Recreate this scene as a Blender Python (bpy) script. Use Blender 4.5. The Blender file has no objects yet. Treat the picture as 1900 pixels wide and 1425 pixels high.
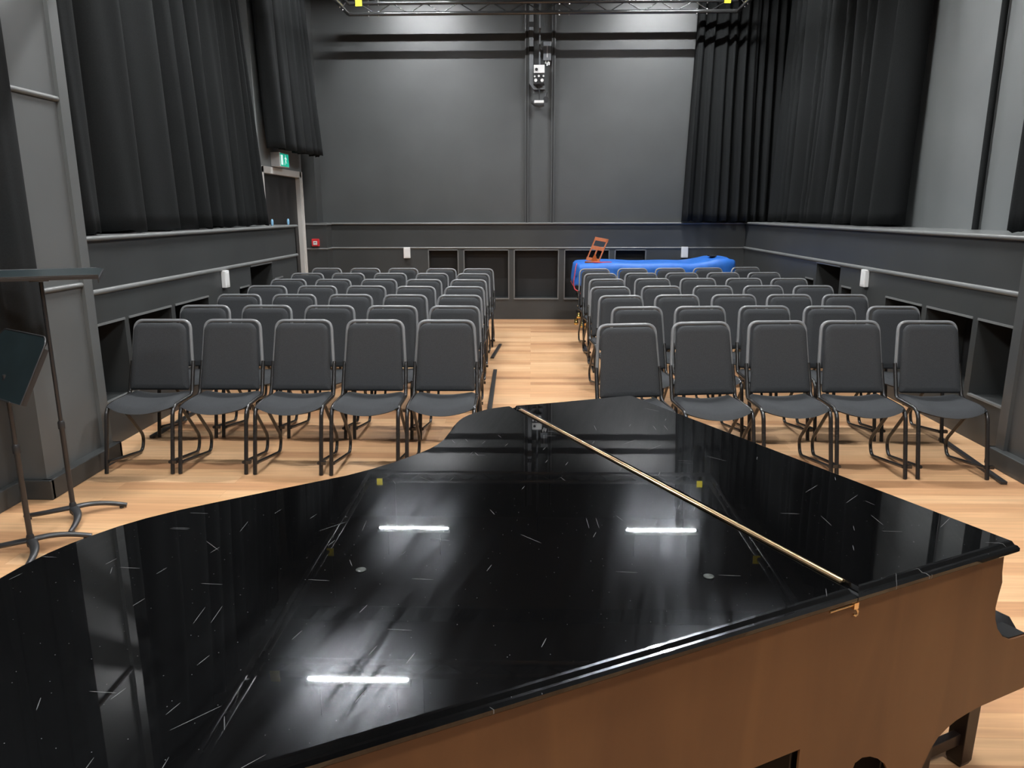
import bpy, bmesh, math, random
from mathutils import Vector, Matrix

SC = bpy.context.scene
COL = SC.collection
PI = math.pi

# ------------------------------------------------------------------ camera
PITCH, YAW, ROLL, FPX, CAM_H = 0.22772, 0.0254, -0.00158, 1382.2, 1.7
cam = bpy.data.cameras.new('camera')
cam.sensor_fit = 'HORIZONTAL'
cam.sensor_width = 36.0
cam.lens = FPX / 1900.0 * 36.0
cam.clip_start = 0.02
cam.clip_end = 100
camo = bpy.data.objects.new('camera', cam)
COL.objects.link(camo)
_cy, _sy, _cp, _sp, _cr, _sr = math.cos(YAW), math.sin(YAW), math.cos(PITCH), math.sin(PITCH), math.cos(ROLL), math.sin(ROLL)
_Ry = Matrix(((_cy, _sy, 0), (-_sy, _cy, 0), (0, 0, 1)))
_B = Matrix(((1, 0, 0), (0, -_sp, -_cp), (0, _cp, -_sp)))
_Rr = Matrix(((_cr, -_sr, 0), (_sr, _cr, 0), (0, 0, 1)))
_M = _Rr @ _B @ _Ry
_rot = Matrix((_M[0], -_M[1], -_M[2])).transposed()
camo.matrix_world = Matrix.Translation((0, 0, CAM_H)) @ _rot.to_4x4()
SC.camera = camo

# ------------------------------------------------------------------ world, exposure, render look
w = bpy.data.worlds.new('world')
SC.world = w
w.use_nodes = True
w.node_tree.nodes['Background'].inputs[0].default_value = (0.02, 0.02, 0.02, 1)
w.node_tree.nodes['Background'].inputs[1].default_value = 0.0
vs = SC.view_settings
vs.view_transform = 'Standard'
vs.look = 'None'
vs.gamma = 1.0
vs.use_curve_mapping = False
vs.exposure = 0.0
SC.cycles.use_denoising = True
SC.cycles.max_bounces = 8
SC.cycles.sample_clamp_indirect = 8.0
LAMP_STRENGTH = 1260.0

# ------------------------------------------------------------------ materials
def new_mat(name):
    m = bpy.data.materials.new(name)
    m.use_nodes = True
    nt = m.node_tree
    return m, nt, nt.nodes['Principled BSDF'], nt.links

def srgb(r, g, b):
    f = lambda c: (c / 255.0 / 12.92) if c / 255.0 <= 0.04045 else ((c / 255.0 + 0.055) / 1.055) ** 2.4
    return (f(r), f(g), f(b), 1.0)

def simple(name, col, rough=0.5, metal=0.0, spec=0.5, noise=0.0, nscale=30.0, bump=0.0, bscale=200.0):
    m, nt, p, ln = new_mat(name)
    p.inputs['Base Color'].default_value = col
    p.inputs['Roughness'].default_value = rough
    p.inputs['Metallic'].default_value = metal
    p.inputs['Specular IOR Level'].default_value = spec
    tc = nt.nodes.new('ShaderNodeTexCoord')
    if noise > 0:
        n = nt.nodes.new('ShaderNodeTexNoise')
        n.inputs['Scale'].default_value = nscale
        n.inputs['Detail'].default_value = 4
        ln.new(tc.outputs['Object'], n.inputs['Vector'])
        mr = nt.nodes.new('ShaderNodeMapRange')
        mr.inputs['From Min'].default_value = 0.3
        mr.inputs['From Max'].default_value = 0.7
        mr.inputs['To Min'].default_value = 1 - noise
        mr.inputs['To Max'].default_value = 1 + noise
        ln.new(n.outputs['Fac'], mr.inputs['Value'])
        mx = nt.nodes.new('ShaderNodeMix')
        mx.data_type = 'RGBA'
        mx.blend_type = 'MULTIPLY'
        mx.inputs['Factor'].default_value = 1
        mx.inputs['A'].default_value = col
        ln.new(mr.outputs['Result'], mx.inputs['B'])
        ln.new(mx.outputs['Result'], p.inputs['Base Color'])
    if bump > 0:
        n2 = nt.nodes.new('ShaderNodeTexNoise')
        n2.inputs['Scale'].default_value = bscale
        n2.inputs['Detail'].default_value = 3
        ln.new(tc.outputs['Object'], n2.inputs['Vector'])
        b = nt.nodes.new('ShaderNodeBump')
        b.inputs['Strength'].default_value = bump
        b.inputs['Distance'].default_value = 0.002
        ln.new(n2.outputs['Fac'], b.inputs['Height'])
        ln.new(b.outputs['Normal'], p.inputs['Normal'])
    return m

M = {}
M['wall'] = simple('dark grey satin wall paint', (0.060, 0.0635, 0.0635, 1), 0.38, spec=1.0, noise=0.12, nscale=1.5, bump=0.05, bscale=60)
M['wall_low'] = simple('dark grey wainscot paint', (0.045, 0.0475, 0.047, 1), 0.42, noise=0.10, nscale=2.0, bump=0.04, bscale=60)
M['wall_side'] = simple('satin wall paint with lamp light', (0.150, 0.158, 0.158, 1), 0.45, noise=0.06, nscale=1.5)  # lighter than the wall paint: strong nearby lamp light put into the colour
M['trim'] = simple('gloss trim with overhead sheen', (0.17, 0.175, 0.172, 1), 0.30)  # overhead light and grazing sheen on ledges put into this grey
M['pilaster'] = simple('pilaster paint with lamp light', (0.105, 0.110, 0.108, 1), 0.45, noise=0.06, nscale=1.5)  # lamp light falling on the panel is part of this base colour
M['chair_back_tube'] = simple('chair tube with highlight grey', (0.20, 0.205, 0.21, 1), 0.34, spec=0.6)  # edge highlights of the back tube raised into its base colour
M['dark_in'] = simple('flat black parts and niche shade', (0.012, 0.012, 0.012, 1), 0.7)  # serves real black parts; on side niche backs it paints their shade
M['ceiling'] = simple('black ceiling paint', (0.05, 0.05, 0.052, 1), 0.8, noise=0.1)
M['curtain'] = simple('black wool serge curtain', (0.0125, 0.0135, 0.0138, 1), 0.95, spec=0.15, noise=0.15, nscale=120, bump=0.15, bscale=900)
M['fabric'] = simple('charcoal woven upholstery', (0.040, 0.0425, 0.0455, 1), 0.85, spec=0.3, noise=0.35, nscale=420, bump=0.25, bscale=800)
M['frame'] = simple('black satin chair tube', (0.018, 0.016, 0.015, 1), 0.26, spec=0.7)
M['black_metal'] = simple('black powder coated metal', (0.022, 0.022, 0.023, 1), 0.38, spec=0.6)
M['desk'] = simple('dark teal black music desk plastic', (0.012, 0.020, 0.022, 1), 0.42, spec=0.5, noise=0.15, nscale=8)
M['truss'] = simple('black gloss truss tube', (0.02, 0.02, 0.02, 1), 0.16, spec=0.8)
M['chrome'] = simple('bright zinc bolts', (0.8, 0.8, 0.8, 1), 0.2, metal=1.0)
M['steel'] = simple('brushed steel door frame', (0.60, 0.58, 0.55, 1), 0.35, metal=0.2)
M['door'] = simple('dark brown grey door leaf', (0.012, 0.011, 0.011, 1), 0.5)
M['white'] = simple('white plastic', (0.75, 0.75, 0.74, 1), 0.4)
M['grey_box'] = simple('grey painted box', (0.16, 0.17, 0.18, 1), 0.4)
M['red'] = simple('red call point plastic', (0.60, 0.03, 0.035, 1), 0.4)
M['red_trim'] = simple('red piping', (0.55, 0.05, 0.07, 1), 0.6)
M['yellow'] = simple('yellow tag', (0.75, 0.62, 0.02, 1), 0.5)
M['brass'] = simple('polished brass', (0.95, 0.70, 0.40, 1), 0.28, metal=1.0)
M['gold'] = simple('bright brass hardware', (0.85, 0.62, 0.22, 1), 0.2, metal=1.0)
M['blue_peg'] = simple('pale blue plastic', (0.25, 0.50, 0.72, 1), 0.4)
M['piano_black'] = simple('black polished lacquer', (0.004, 0.004, 0.0042, 1), 0.06, spec=0.5)
M['piano_satin'] = simple('black satin lacquer', (0.008, 0.007, 0.007, 1), 0.3)
M['bench_leather'] = simple('black bench leather', (0.010, 0.010, 0.011, 1), 0.5, bump=0.2, bscale=90)
M['bench_wood'] = simple('black brown bench wood', (0.016, 0.010, 0.008, 1), 0.35)
M['ivory'] = simple('ivory white keys', (0.75, 0.73, 0.68, 1), 0.3)
M['bumper'] = simple('smoky rubber button', (0.05, 0.055, 0.05, 1), 0.3)

def emit(name, col, strength):
    m, nt, p, ln = new_mat(name)
    p.inputs['Base Color'].default_value = tuple(0.5 * c for c in col[:3]) + (1,)
    p.inputs['Emission Color'].default_value = col
    p.inputs['Emission Strength'].default_value = strength
    return m
M['lamp'] = emit('lit luminaire diffuser', (0.97, 0.985, 1.0, 1), LAMP_STRENGTH)
M['exit_green'] = emit('lit exit sign green', (0.0, 0.50, 0.33, 1), 0.62)
M['exit_white'] = emit('lit exit sign white', (0.75, 1.0, 0.95, 1), 0.75)

# orange varnished wood of the little folding desk
M['orange_wood'] = simple('orange varnished wood', srgb(162, 80, 24), 0.35, noise=0.2, nscale=25)

# blue padded cover
M['blue_cloth'] = simple('blue padded nylon cover', srgb(46, 110, 200), 0.5, spec=0.4, noise=0.12, nscale=9, bump=0.3, bscale=28)

def floor_mat():
    m, nt, p, ln = new_mat('oak strip floor')
    N = nt.nodes.new
    tc = N('ShaderNodeTexCoord')
    br = N('ShaderNodeTexBrick')
    br.offset = 0.37
    br.offset_frequency = 2
    br.squash = 1.0
    br.inputs['Scale'].default_value = 1.0
    br.inputs['Brick Width'].default_value = 1.9
    br.inputs['Row Height'].default_value = 0.128
    br.inputs['Mortar Size'].default_value = 0.0012
    br.inputs['Mortar Smooth'].default_value = 0.1
    br.inputs['Bias'].default_value = 0.0
    br.inputs['Color1'].default_value = (0.0, 0.0, 0.0, 1)
    br.inputs['Color2'].default_value = (1.0, 1.0, 1.0, 1)
    br.inputs['Mortar'].default_value = (0.15, 0.15, 0.15, 1)
    ln.new(tc.outputs['Object'], br.inputs['Vector'])
    ramp = N('ShaderNodeValToRGB')
    e = ramp.color_ramp.elements
    e[0].position, e[0].color = 0.0, srgb(176, 130, 93)
    e[1].position, e[1].color = 1.0, srgb(219, 178, 136)
    x = e.new(0.25); x.color = srgb(198, 151, 110)
    x = e.new(0.65); x.color = srgb(209, 165, 122)
    ln.new(br.outputs['Color'], ramp.inputs['Fac'])
    mp = N('ShaderNodeMapping')
    mp.inputs['Scale'].default_value = (1.1, 24.0, 1.0)
    ln.new(tc.outputs['Object'], mp.inputs['Vector'])
    ad = N('ShaderNodeVectorMath'); ad.operation = 'ADD'
    ml = N('ShaderNodeVectorMath'); ml.operation = 'SCALE'; ml.inputs['Scale'].default_value = 7.0
    ln.new(br.outputs['Color'], ml.inputs[0])
    ln.new(mp.outputs['Vector'], ad.inputs[0]); ln.new(ml.outputs['Vector'], ad.inputs[1])
    n = N('ShaderNodeTexNoise'); n.inputs['Scale'].default_value = 1.6; n.inputs['Detail'].default_value = 6; n.inputs['Distortion'].default_value = 0.6
    ln.new(ad.outputs['Vector'], n.inputs['Vector'])
    mr = N('ShaderNodeMapRange')
    mr.inputs['From Min'].default_value = 0.3; mr.inputs['From Max'].default_value = 0.7
    mr.inputs['To Min'].default_value = 0.84; mr.inputs['To Max'].default_value = 1.1
    ln.new(n.outputs['Fac'], mr.inputs['Value'])
    mx = N('ShaderNodeMix'); mx.data_type = 'RGBA'; mx.blend_type = 'MULTIPLY'; mx.inputs['Factor'].default_value = 1
    ln.new(ramp.outputs['Color'], mx.inputs['A']); ln.new(mr.outputs['Result'], mx.inputs['B'])
    ln.new(mx.outputs['Result'], p.inputs['Base Color'])
    p.inputs['Roughness'].default_value = 0.36
    p.inputs['Specular IOR Level'].default_value = 0.4
    b = N('ShaderNodeBump'); b.inputs['Strength'].default_value = 0.15; b.inputs['Distance'].default_value = 0.001
    ln.new(br.outputs['Fac'], b.inputs['Height']); b.invert = True
    ln.new(b.outputs['Normal'], p.inputs['Normal'])
    return m
M['floor'] = floor_mat()

def spine_mat():
    m, nt, p, ln = new_mat('brown stained case side')
    N = nt.nodes.new
    tc = N('ShaderNodeTexCoord')
    mp = N('ShaderNodeMapping')
    mp.inputs['Rotation'].default_value = (0, 0.5, 0)
    mp.inputs['Scale'].default_value = (5.0, 1.0, 0.9)
    ln.new(tc.outputs['Object'], mp.inputs['Vector'])
    n = N('ShaderNodeTexNoise'); n.inputs['Scale'].default_value = 1.4; n.inputs['Detail'].default_value = 5; n.inputs['Distortion'].default_value = 0.8
    ln.new(mp.outputs['Vector'], n.inputs['Vector'])
    ramp = N('ShaderNodeValToRGB')
    e = ramp.color_ramp.elements
    e[0].position, e[0].color = 0.3, (0.092, 0.036, 0.0115, 1)
    e[1].position, e[1].color = 0.72, (0.136, 0.059, 0.0195, 1)
    ln.new(n.outputs['Fac'], ramp.inputs['Fac'])
    ln.new(ramp.outputs['Color'], p.inputs['Base Color'])
    p.inputs['Roughness'].default_value = 0.45
    return m
M['spine'] = spine_mat()

def lid_mat():
    m, nt, p, ln = new_mat('scratched black polished lid')
    N = nt.nodes.new
    tc = N('ShaderNodeTexCoord')
    p.inputs['Base Color'].default_value = (0.002, 0.002, 0.0021, 1)
    p.inputs['Roughness'].default_value = 0.016
    # sparse straight scratches: long thin ellipses round the points of stretched voronoi cells, most cells left empty
    total = None
    for k, (rz, sx, sy, thr, keep) in enumerate(((0.35, 2.0, 110.0, 0.075, 0.988), (1.15, 2.6, 120.0, 0.075, 0.988), (1.9, 2.2, 110.0, 0.07, 0.99), (2.6, 5.0, 160.0, 0.11, 0.988), (0.8, 9.0, 180.0, 0.13, 0.988), (1.5, 7.0, 160.0, 0.11, 0.99))):
        mp = N('ShaderNodeMapping')
        mp.vector_type = 'TEXTURE'      # turn first, then stretch
        mp.inputs['Rotation'].default_value = (0, 0, rz)
        mp.inputs['Scale'].default_value = (1 / sx, 1 / sy, 1)
        mp.inputs['Location'].default_value = (k * 3.1, k * 1.7, 0)
        ln.new(tc.outputs['Object'], mp.inputs['Vector'])
        v = N('ShaderNodeTexVoronoi'); v.voronoi_dimensions = '2D'
        v.inputs['Scale'].default_value = 1.0
        ln.new(mp.outputs['Vector'], v.inputs['Vector'])
        lt = N('ShaderNodeMath'); lt.operation = 'LESS_THAN'; lt.inputs[1].default_value = thr
        ln.new(v.outputs['Distance'], lt.inputs[0])
        sp_ = N('ShaderNodeSeparateColor')
        ln.new(v.outputs['Color'], sp_.inputs['Color'])
        gt = N('ShaderNodeMath'); gt.operation = 'GREATER_THAN'; gt.inputs[1].default_value = keep
        ln.new(sp_.outputs['Red'], gt.inputs[0])
        mu = N('ShaderNodeMath'); mu.operation = 'MULTIPLY'
        ln.new(lt.outputs[0], mu.inputs[0]); ln.new(gt.outputs[0], mu.inputs[1])
        if total is None:
            total = mu
        else:
            a = N('ShaderNodeMath'); a.operation = 'MAXIMUM'
            ln.new(total.outputs[0], a.inputs[0]); ln.new(mu.outputs[0], a.inputs[1]); total = a
    # dust specks
    v = N('ShaderNodeTexVoronoi'); v.voronoi_dimensions = '2D'; v.inputs['Scale'].default_value = 16.0
    ln.new(tc.outputs['Object'], v.inputs['Vector'])
    lt = N('ShaderNodeMath'); lt.operation = 'LESS_THAN'; lt.inputs[1].default_value = 0.012
    ln.new(v.outputs['Distance'], lt.inputs[0])
    a = N('ShaderNodeMath'); a.operation = 'MAXIMUM'
    ln.new(total.outputs[0], a.inputs[0]); ln.new(lt.outputs[0], a.inputs[1]); total = a
    mx = N('ShaderNodeMix'); mx.data_type = 'RGBA'
    mx.inputs['A'].default_value = (0.002, 0.002, 0.0021, 1)
    mx.inputs['B'].default_value = (0.13, 0.13, 0.13, 1)
    ln.new(total.outputs[0], mx.inputs['Factor'])
    ln.new(mx.outputs['Result'], p.inputs['Base Color'])
    # fine swirl haze: a weak wide lobe under the polish
    gl = N('ShaderNodeBsdfGlossy'); gl.inputs['Roughness'].default_value = 0.17
    gl.inputs['Color'].default_value = (0.10, 0.105, 0.112, 1)
    nz = N('ShaderNodeTexNoise'); nz.inputs['Scale'].default_value = 1.5; nz.inputs['Detail'].default_value = 8; nz.inputs['Roughness'].default_value = 0.75
    mpz = N('ShaderNodeMapping'); mpz.vector_type = 'TEXTURE'; mpz.inputs['Scale'].default_value = (0.5, 0.04, 1); mpz.inputs['Rotation'].default_value = (0, 0, 0.9)
    ln.new(tc.outputs['Object'], mpz.inputs['Vector']); ln.new(mpz.outputs['Vector'], nz.inputs['Vector'])
    mr = N('ShaderNodeMapRange'); mr.inputs['From Min'].default_value = 0.35; mr.inputs['From Max'].default_value = 0.75
    mr.inputs['To Min'].default_value = 0.02; mr.inputs['To Max'].default_value = 0.42
    ln.new(nz.outputs['Fac'], mr.inputs['Value'])
    ms = N('ShaderNodeMixShader')
    ln.new(mr.outputs['Result'], ms.inputs['Fac'])
    ln.new(p.outputs['BSDF'], ms.inputs[1]); ln.new(gl.outputs['BSDF'], ms.inputs[2])
    # gentle waviness of the polish
    nw = N('ShaderNodeTexNoise'); nw.inputs['Scale'].default_value = 9.0; nw.inputs['Detail'].default_value = 1
    ln.new(tc.outputs['Object'], nw.inputs['Vector'])
    b = N('ShaderNodeBump'); b.inputs['Strength'].default_value = 0.012; b.inputs['Distance'].default_value = 0.003
    ln.new(nw.outputs['Fac'], b.inputs['Height'])
    ln.new(b.outputs['Normal'], p.inputs['Normal'])
    ln.new(ms.outputs['Shader'], nt.nodes['Material Output'].inputs['Surface'])
    return m
M['lid'] = lid_mat()

# ------------------------------------------------------------------ mesh helpers
class MB:
    """collects shapes and links them as one mesh object"""
    def __init__(self):
        self.v, self.f, self.s = [], [], []

    def add(self, vs_, fs, smooth=False):
        o = len(self.v)
        self.v += [tuple(p) for p in vs_]
        self.f += [tuple(i + o for i in q) for q in fs]
        self.s += [smooth] * len(fs)
        return self

    def box(self, x0, x1, y0, y1, z0, z1):
        x0, x1 = min(x0, x1), max(x0, x1); y0, y1 = min(y0, y1), max(y0, y1); z0, z1 = min(z0, z1), max(z0, z1)
        P = [(x0, y0, z0), (x1, y0, z0), (x1, y1, z0), (x0, y1, z0), (x0, y0, z1), (x1, y0, z1), (x1, y1, z1), (x0, y1, z1)]
        return self.add(P, [(0, 3, 2, 1), (4, 5, 6, 7), (0, 1, 5, 4), (1, 2, 6, 5), (2, 3, 7, 6), (3, 0, 4, 7)])

    def prism(self, pts, z0, z1):
        """pts: ccw polygon in xy"""
        n = len(pts)
        P = [(x, y, z0) for x, y in pts] + [(x, y, z1) for x, y in pts]
        F = [tuple(range(n - 1, -1, -1)), tuple(range(n, 2 * n))]
        F += [(i, (i + 1) % n, n + (i + 1) % n, n + i) for i in range(n)]
        return self.add(P, F)

    def tube(self, path, r, n=8, closed=False, ry=None):
        path = [Vector(p) for p in path]
        m = len(path)
        rings = []
        up = None
        for i in range(m):
            a = path[(i - 1) % m] if (closed or i > 0) else path[i]
            b = path[(i + 1) % m] if (closed or i < m - 1) else path[i]
            t = (b - a).normalized()
            if up is None:
                up = Vector((0, 0, 1)) if abs(t.z) < 0.9 else Vector((1, 0, 0))
            x = t.cross(up)
            if x.length < 1e-4:
                up = Vector((0, 1, 0)); x = t.cross(up)
            x.normalize()
            y = x.cross(t).normalized()
            up = y
            rr = r[i] if isinstance(r, (list, tuple)) else r
            r2 = rr if ry is None else ry
            rings.append([path[i] + x * math.cos(2 * PI * k / n) * rr + y * math.sin(2 * PI * k / n) * r2 for k in range(n)])
        P = [p for rg in rings for p in rg]
        F = []
        mm = m if closed else m - 1
        for i in range(mm):
            j = (i + 1) % m
            for k in range(n):
                l = (k + 1) % n
                F.append((i * n + k, i * n + l, j * n + l, j * n + k))
        self.add(P, F, True)
        if not closed:
            self.add(rings[0], [tuple(range(n - 1, -1, -1))])
            self.add(rings[-1], [tuple(range(n))])
        return self

    def lathe(self, prof, n=20, c=(0, 0, 0)):
        P, F = [], []
        for r, z in prof:
            for k in range(n):
                a = 2 * PI * k / n
                P.append((c[0] + r * math.cos(a), c[1] + r * math.sin(a), c[2] + z))
        for i in range(len(prof) - 1):
            for k in range(n):
                l = (k + 1) % n
                F.append((i * n + k, i * n + l, (i + 1) * n + l, (i + 1) * n + k))
        self.add(P, F, True)
        self.add(P[:n], [tuple(range(n - 1, -1, -1))])
        self.add(P[-n:], [tuple(range(n))])
        return self

    def grid(self, rows, smooth=True, wrap=False):
        n = len(rows[0])
        P = [p for r in rows for p in r]
        F = []
        for i in range(len(rows) - 1):
            for k in range(n if wrap else n - 1):
                l = (k + 1) % n
                F.append((i * n + k, i * n + l, (i + 1) * n + l, (i + 1) * n + k))
        return self.add(P, F, smooth)

    def xf(self, mat):
        self.v = [tuple(mat @ Vector(p)) for p in self.v]
        return self

    def build(self, name, mat, parent=None, bevel=0.0, seg=2):
        me = bpy.data.meshes.new(name)
        me.from_pydata(self.v, [], self.f)
        me.polygons.foreach_set('use_smooth', self.s)
        bm = bmesh.new(); bm.from_mesh(me)
        bmesh.ops.recalc_face_normals(bm, faces=bm.faces)
        bm.to_mesh(me); bm.free()
        me.materials.append(M[mat] if isinstance(mat, str) else mat)
        me.update()
        o = bpy.data.objects.new(name, me)
        COL.objects.link(o)
        if parent is not None:
            o.parent = parent
        if bevel > 0:
            b = o.modifiers.new('bevel', 'BEVEL')
            b.width = bevel; b.segments = seg; b.limit_method = 'ANGLE'; b.angle_limit = 0.7
        return o

def box_mb(*a):
    return MB().box(*a)

def tag(o, label, cat, group=None, kind=None):
    o['label'] = label; o['category'] = cat
    if group: o['group'] = group
    if kind: o['kind'] = kind
    return o

def thing(name, label, cat, loc=(0, 0, 0), rz=0.0, group=None):
    o = bpy.data.objects.new(name, None)
    COL.objects.link(o)
    o.location = loc
    o.rotation_euler = (0, 0, rz)
    o.empty_display_size = 0.1
    return tag(o, label, cat, group)

def struct(o, label, cat):
    o['kind'] = 'structure'
    o['label'] = label
    o['category'] = cat
    return o

KIDS = {}
def copy_tree(o, parent=None):
    c = o.copy()
    COL.objects.link(c)
    if parent is not None:
        c.parent = parent
    for ch in [x for x in bpy.data.objects if x.parent == o]:
        copy_tree(ch, c)
    return c

def fillet(path, rad, n=6):
    """round the corners of a polyline"""
    path = [Vector(p) for p in path]
    out = [path[0]]
    for i in range(1, len(path) - 1):
        p = path[i]
        a = path[i - 1] - p; b = path[i + 1] - p
        r = rad[i - 1] if isinstance(rad, (list, tuple)) else rad
        d = min(r, a.length * 0.49, b.length * 0.49)
        p0 = p + a.normalized() * d; p1 = p + b.normalized() * d
        for k in range(n + 1):
            t = k / n
            out.append(p0 * (1 - t) ** 2 + p * 2 * t * (1 - t) + p1 * t * t)
    out.append(path[-1])
    return out

# ------------------------------------------------------------------ room
XL, XR = -3.10, 3.35            # wainscot faces left and right
XLW, XRW = -3.60, 4.00          # recessed upper side walls
YB = 11.974                     # back wainscot face
YBW = 12.02                     # back upper wall face
YF = -4.0                       # wall behind the photographer
ZC = 5.45
Y0L, Y0R = 4.93, 4.95           # where the near pilasters end

fl = MB().box(-4.4, 4.8, YF - 0.2, 12.4, -0.1, 0.0).build('floor', 'floor')
struct(fl, 'pale oak strip floor with boards laid across the room', 'floor')

def holes_panel(mb, mk, u0, u1, z0, z1, holes):
    """fills the rectangle u0..u1, z0..z1 with boxes except for the holes; mk(mb, ua, ub, za, zb)"""
    us = sorted({u0, u1, *[h[0] for h in holes], *[h[1] for h in holes]})
    for a, b in zip(us, us[1:]):
        if b - a < 1e-6: continue
        m = (a + b) / 2
        cuts = sorted([(h[2], h[3]) for h in holes if h[0] <= m <= h[1]])
        z = z0
        for c, d in cuts:
            if c > z: mk(mb, a, b, z, c)
            z = d
        if z < z1: mk(mb, a, b, z, z1)

NL = [(4.98, 5.575), (5.635, 6.33), (6.40, 7.09), (7.88, 8.157), (8.23, 8.93), (9.0, 9.29)]
NR = [(5.00, 5.625), (5.695, 6.37), (6.45, 7.12), (7.90, 8.15), (8.22, 8.905), (8.97, 9.23)]
def niches(lst):
    return [(a, b, 0.33, 1.117 if 0.6 < b - a and a > 8 else 0.914) for a, b in lst]

def side_wainscot(side, lst, y0, y1):
    X = XL if side == 'left' else XR
    sg = -1 if side == 'left' else 1
    mb = MB()
    holes = niches(lst)
    holes_panel(mb, lambda m, a, b, c, d: m.box(X, X + sg * 0.03, a, b, c, d), y0, y1, 0, 1.5, holes)
    if side == 'left':
        mb.box(X, X - 0.5, y1 - 0.03, y1, 0, 1.5)
    for a, b, c, d in holes:      # cheeks of the niches
        mb.box(X + sg * 0.03, X + sg * 0.34, a - 0.025, a, c - 0.02, d + 0.02)
        mb.box(X + sg * 0.03, X + sg * 0.34, b, b + 0.025, c - 0.02, d + 0.02)
        mb.box(X + sg * 0.03, X + sg * 0.34, a, b, c - 0.025, c)
        mb.box(X + sg * 0.03, X + sg * 0.34, a, b, d, d + 0.025)
    o = mb.build('wall_%s' % side, 'wall_low')
    struct(o, 'dark grey panelled wainscot with niches along the %s wall' % side, 'wall')
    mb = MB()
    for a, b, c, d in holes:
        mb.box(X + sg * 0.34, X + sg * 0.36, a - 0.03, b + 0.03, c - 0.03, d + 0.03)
    bk = mb.build('niche_back', 'dark_in', o)  # shade inside the niches put in as a black back panel
    mb = MB()
    for a, b, c, d in holes:      # lightened trim angle along the head and the sill of each niche
        mb.box(X - sg * 0.008, X + sg * 0.02, a, b, d - 0.012, d + 0.004)
        mb.box(X - sg * 0.008, X + sg * 0.02, a, b, c - 0.004, c + 0.012)
    mb.build('niche_trim', 'trim', o)
    return o
side_wainscot('left', NL, Y0L, 9.93)
side_wainscot('right', NR, Y0R, YB + 0.03)

# back wainscot
NB = [(-1.62, -1.17), (-1.055, -0.365), (-0.255, 0.425), (0.545, 1.225), (1.34, 1.80)]
HB = [(a, b, 0.343, 1.094) for a, b in NB]
mb = MB()
holes_panel(mb, lambda m, a, b, c, d: m.box(a, b, YB, YB + 0.03, c, d), -3.2, XR + 0.05, 0, 1.5, HB)
for a, b, c, d in HB:
    mb.box(a - 0.02, a, YB + 0.03, YB + 0.18, c, d); mb.box(b, b + 0.02, YB + 0.03, YB + 0.18, c, d)
    mb.box(a, b, YB + 0.03, YB + 0.18, c - 0.02, c); mb.box(a, b, YB + 0.03, YB + 0.18, d, d + 0.02)
wb = mb.build('wall_back', 'wall_low')
struct(wb, 'dark grey wainscot with recessed grilles along the far wall', 'wall')
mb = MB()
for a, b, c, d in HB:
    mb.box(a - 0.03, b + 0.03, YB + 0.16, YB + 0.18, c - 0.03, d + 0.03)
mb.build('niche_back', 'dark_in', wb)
mb = MB()
for a, b, c, d in HB:
    for q in (0.0,):
        mb.box(a - 0.018, a - 0.004, YB - 0.006, YB + 0.02, c - 0.018, d + 0.018)
        mb.box(b + 0.004, b + 0.018, YB - 0.006, YB + 0.02, c - 0.018, d + 0.018)
        mb.box(a - 0.018, b + 0.018, YB - 0.006, YB + 0.02, d + 0.004, d + 0.018)
        mb.box(a - 0.018, b + 0.018, YB - 0.012, YB + 0.02, c - 0.02, c - 0.002)
mb.build('niche_trim', 'trim', wb)

# upper walls
XD = -3.50                      # the door's wall stands a little proud of the recess
mb = MB()
mb.box(XLW - 0.15, XLW, YF, 9.86, 0, ZC)
mb.box(XLW - 0.15, XD, 9.86, 9.92, 0, ZC)
mb.box(XLW - 0.15, XD, 9.92, 11.62, 2.27, ZC)
mb.box(XLW - 0.15, XD, 11.62, 12.2, 0, ZC)
struct(mb.build('wall_left', 'wall_side'), 'grey recessed upper wall behind the curtains on the door side', 'wall')
struct(MB().box(XRW, XRW + 0.15, YF, 12.2, 0, ZC).build('wall_right', 'wall_side'), 'grey recessed upper wall behind the curtains opposite the door', 'wall')
struct(MB().box(XLW - 0.1, XRW + 0.1, YBW, YBW + 0.15, 1.5, ZC).build('wall_back', 'wall'), 'tall dark grey satin far wall above the wainscot', 'wall')
mb = MB().box(XLW - 0.1, XRW + 0.1, YF - 0.15, YF, 0, ZC)
struct(mb.build('wall_front', 'wall'), 'dark grey wall behind the photographer', 'wall')
# pier in the corner beside the door
mb = MB().box(XLW, -3.16, 11.66, YB + 0.05, 0, 1.5).box(XLW, -3.30, 11.70, YBW, 1.5, ZC)
struct(mb.build('wall_back', 'wall_low'), 'dark grey corner pier beside the exit door', 'wall')
# ceiling with downstand beams
mb = MB().box(-4.4, 4.8, YF - 0.2, 12.3, ZC, ZC + 0.15)
struct(mb.build('ceiling', 'ceiling'), 'dark grey flat ceiling', 'ceiling')
for k, y in enumerate((8.75, 4.85, 0.9, -2.8)):
    b = MB().box(-3.6, 4.0, y - 0.11, y + 0.11, 5.25, ZC).build('trim_%d' % (8 + k), 'ceiling')
    struct(b, 'dark cross beam under the ceiling, number %s from the far wall' % ('one', 'two', 'three', 'four')[k], 'beam')

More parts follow.
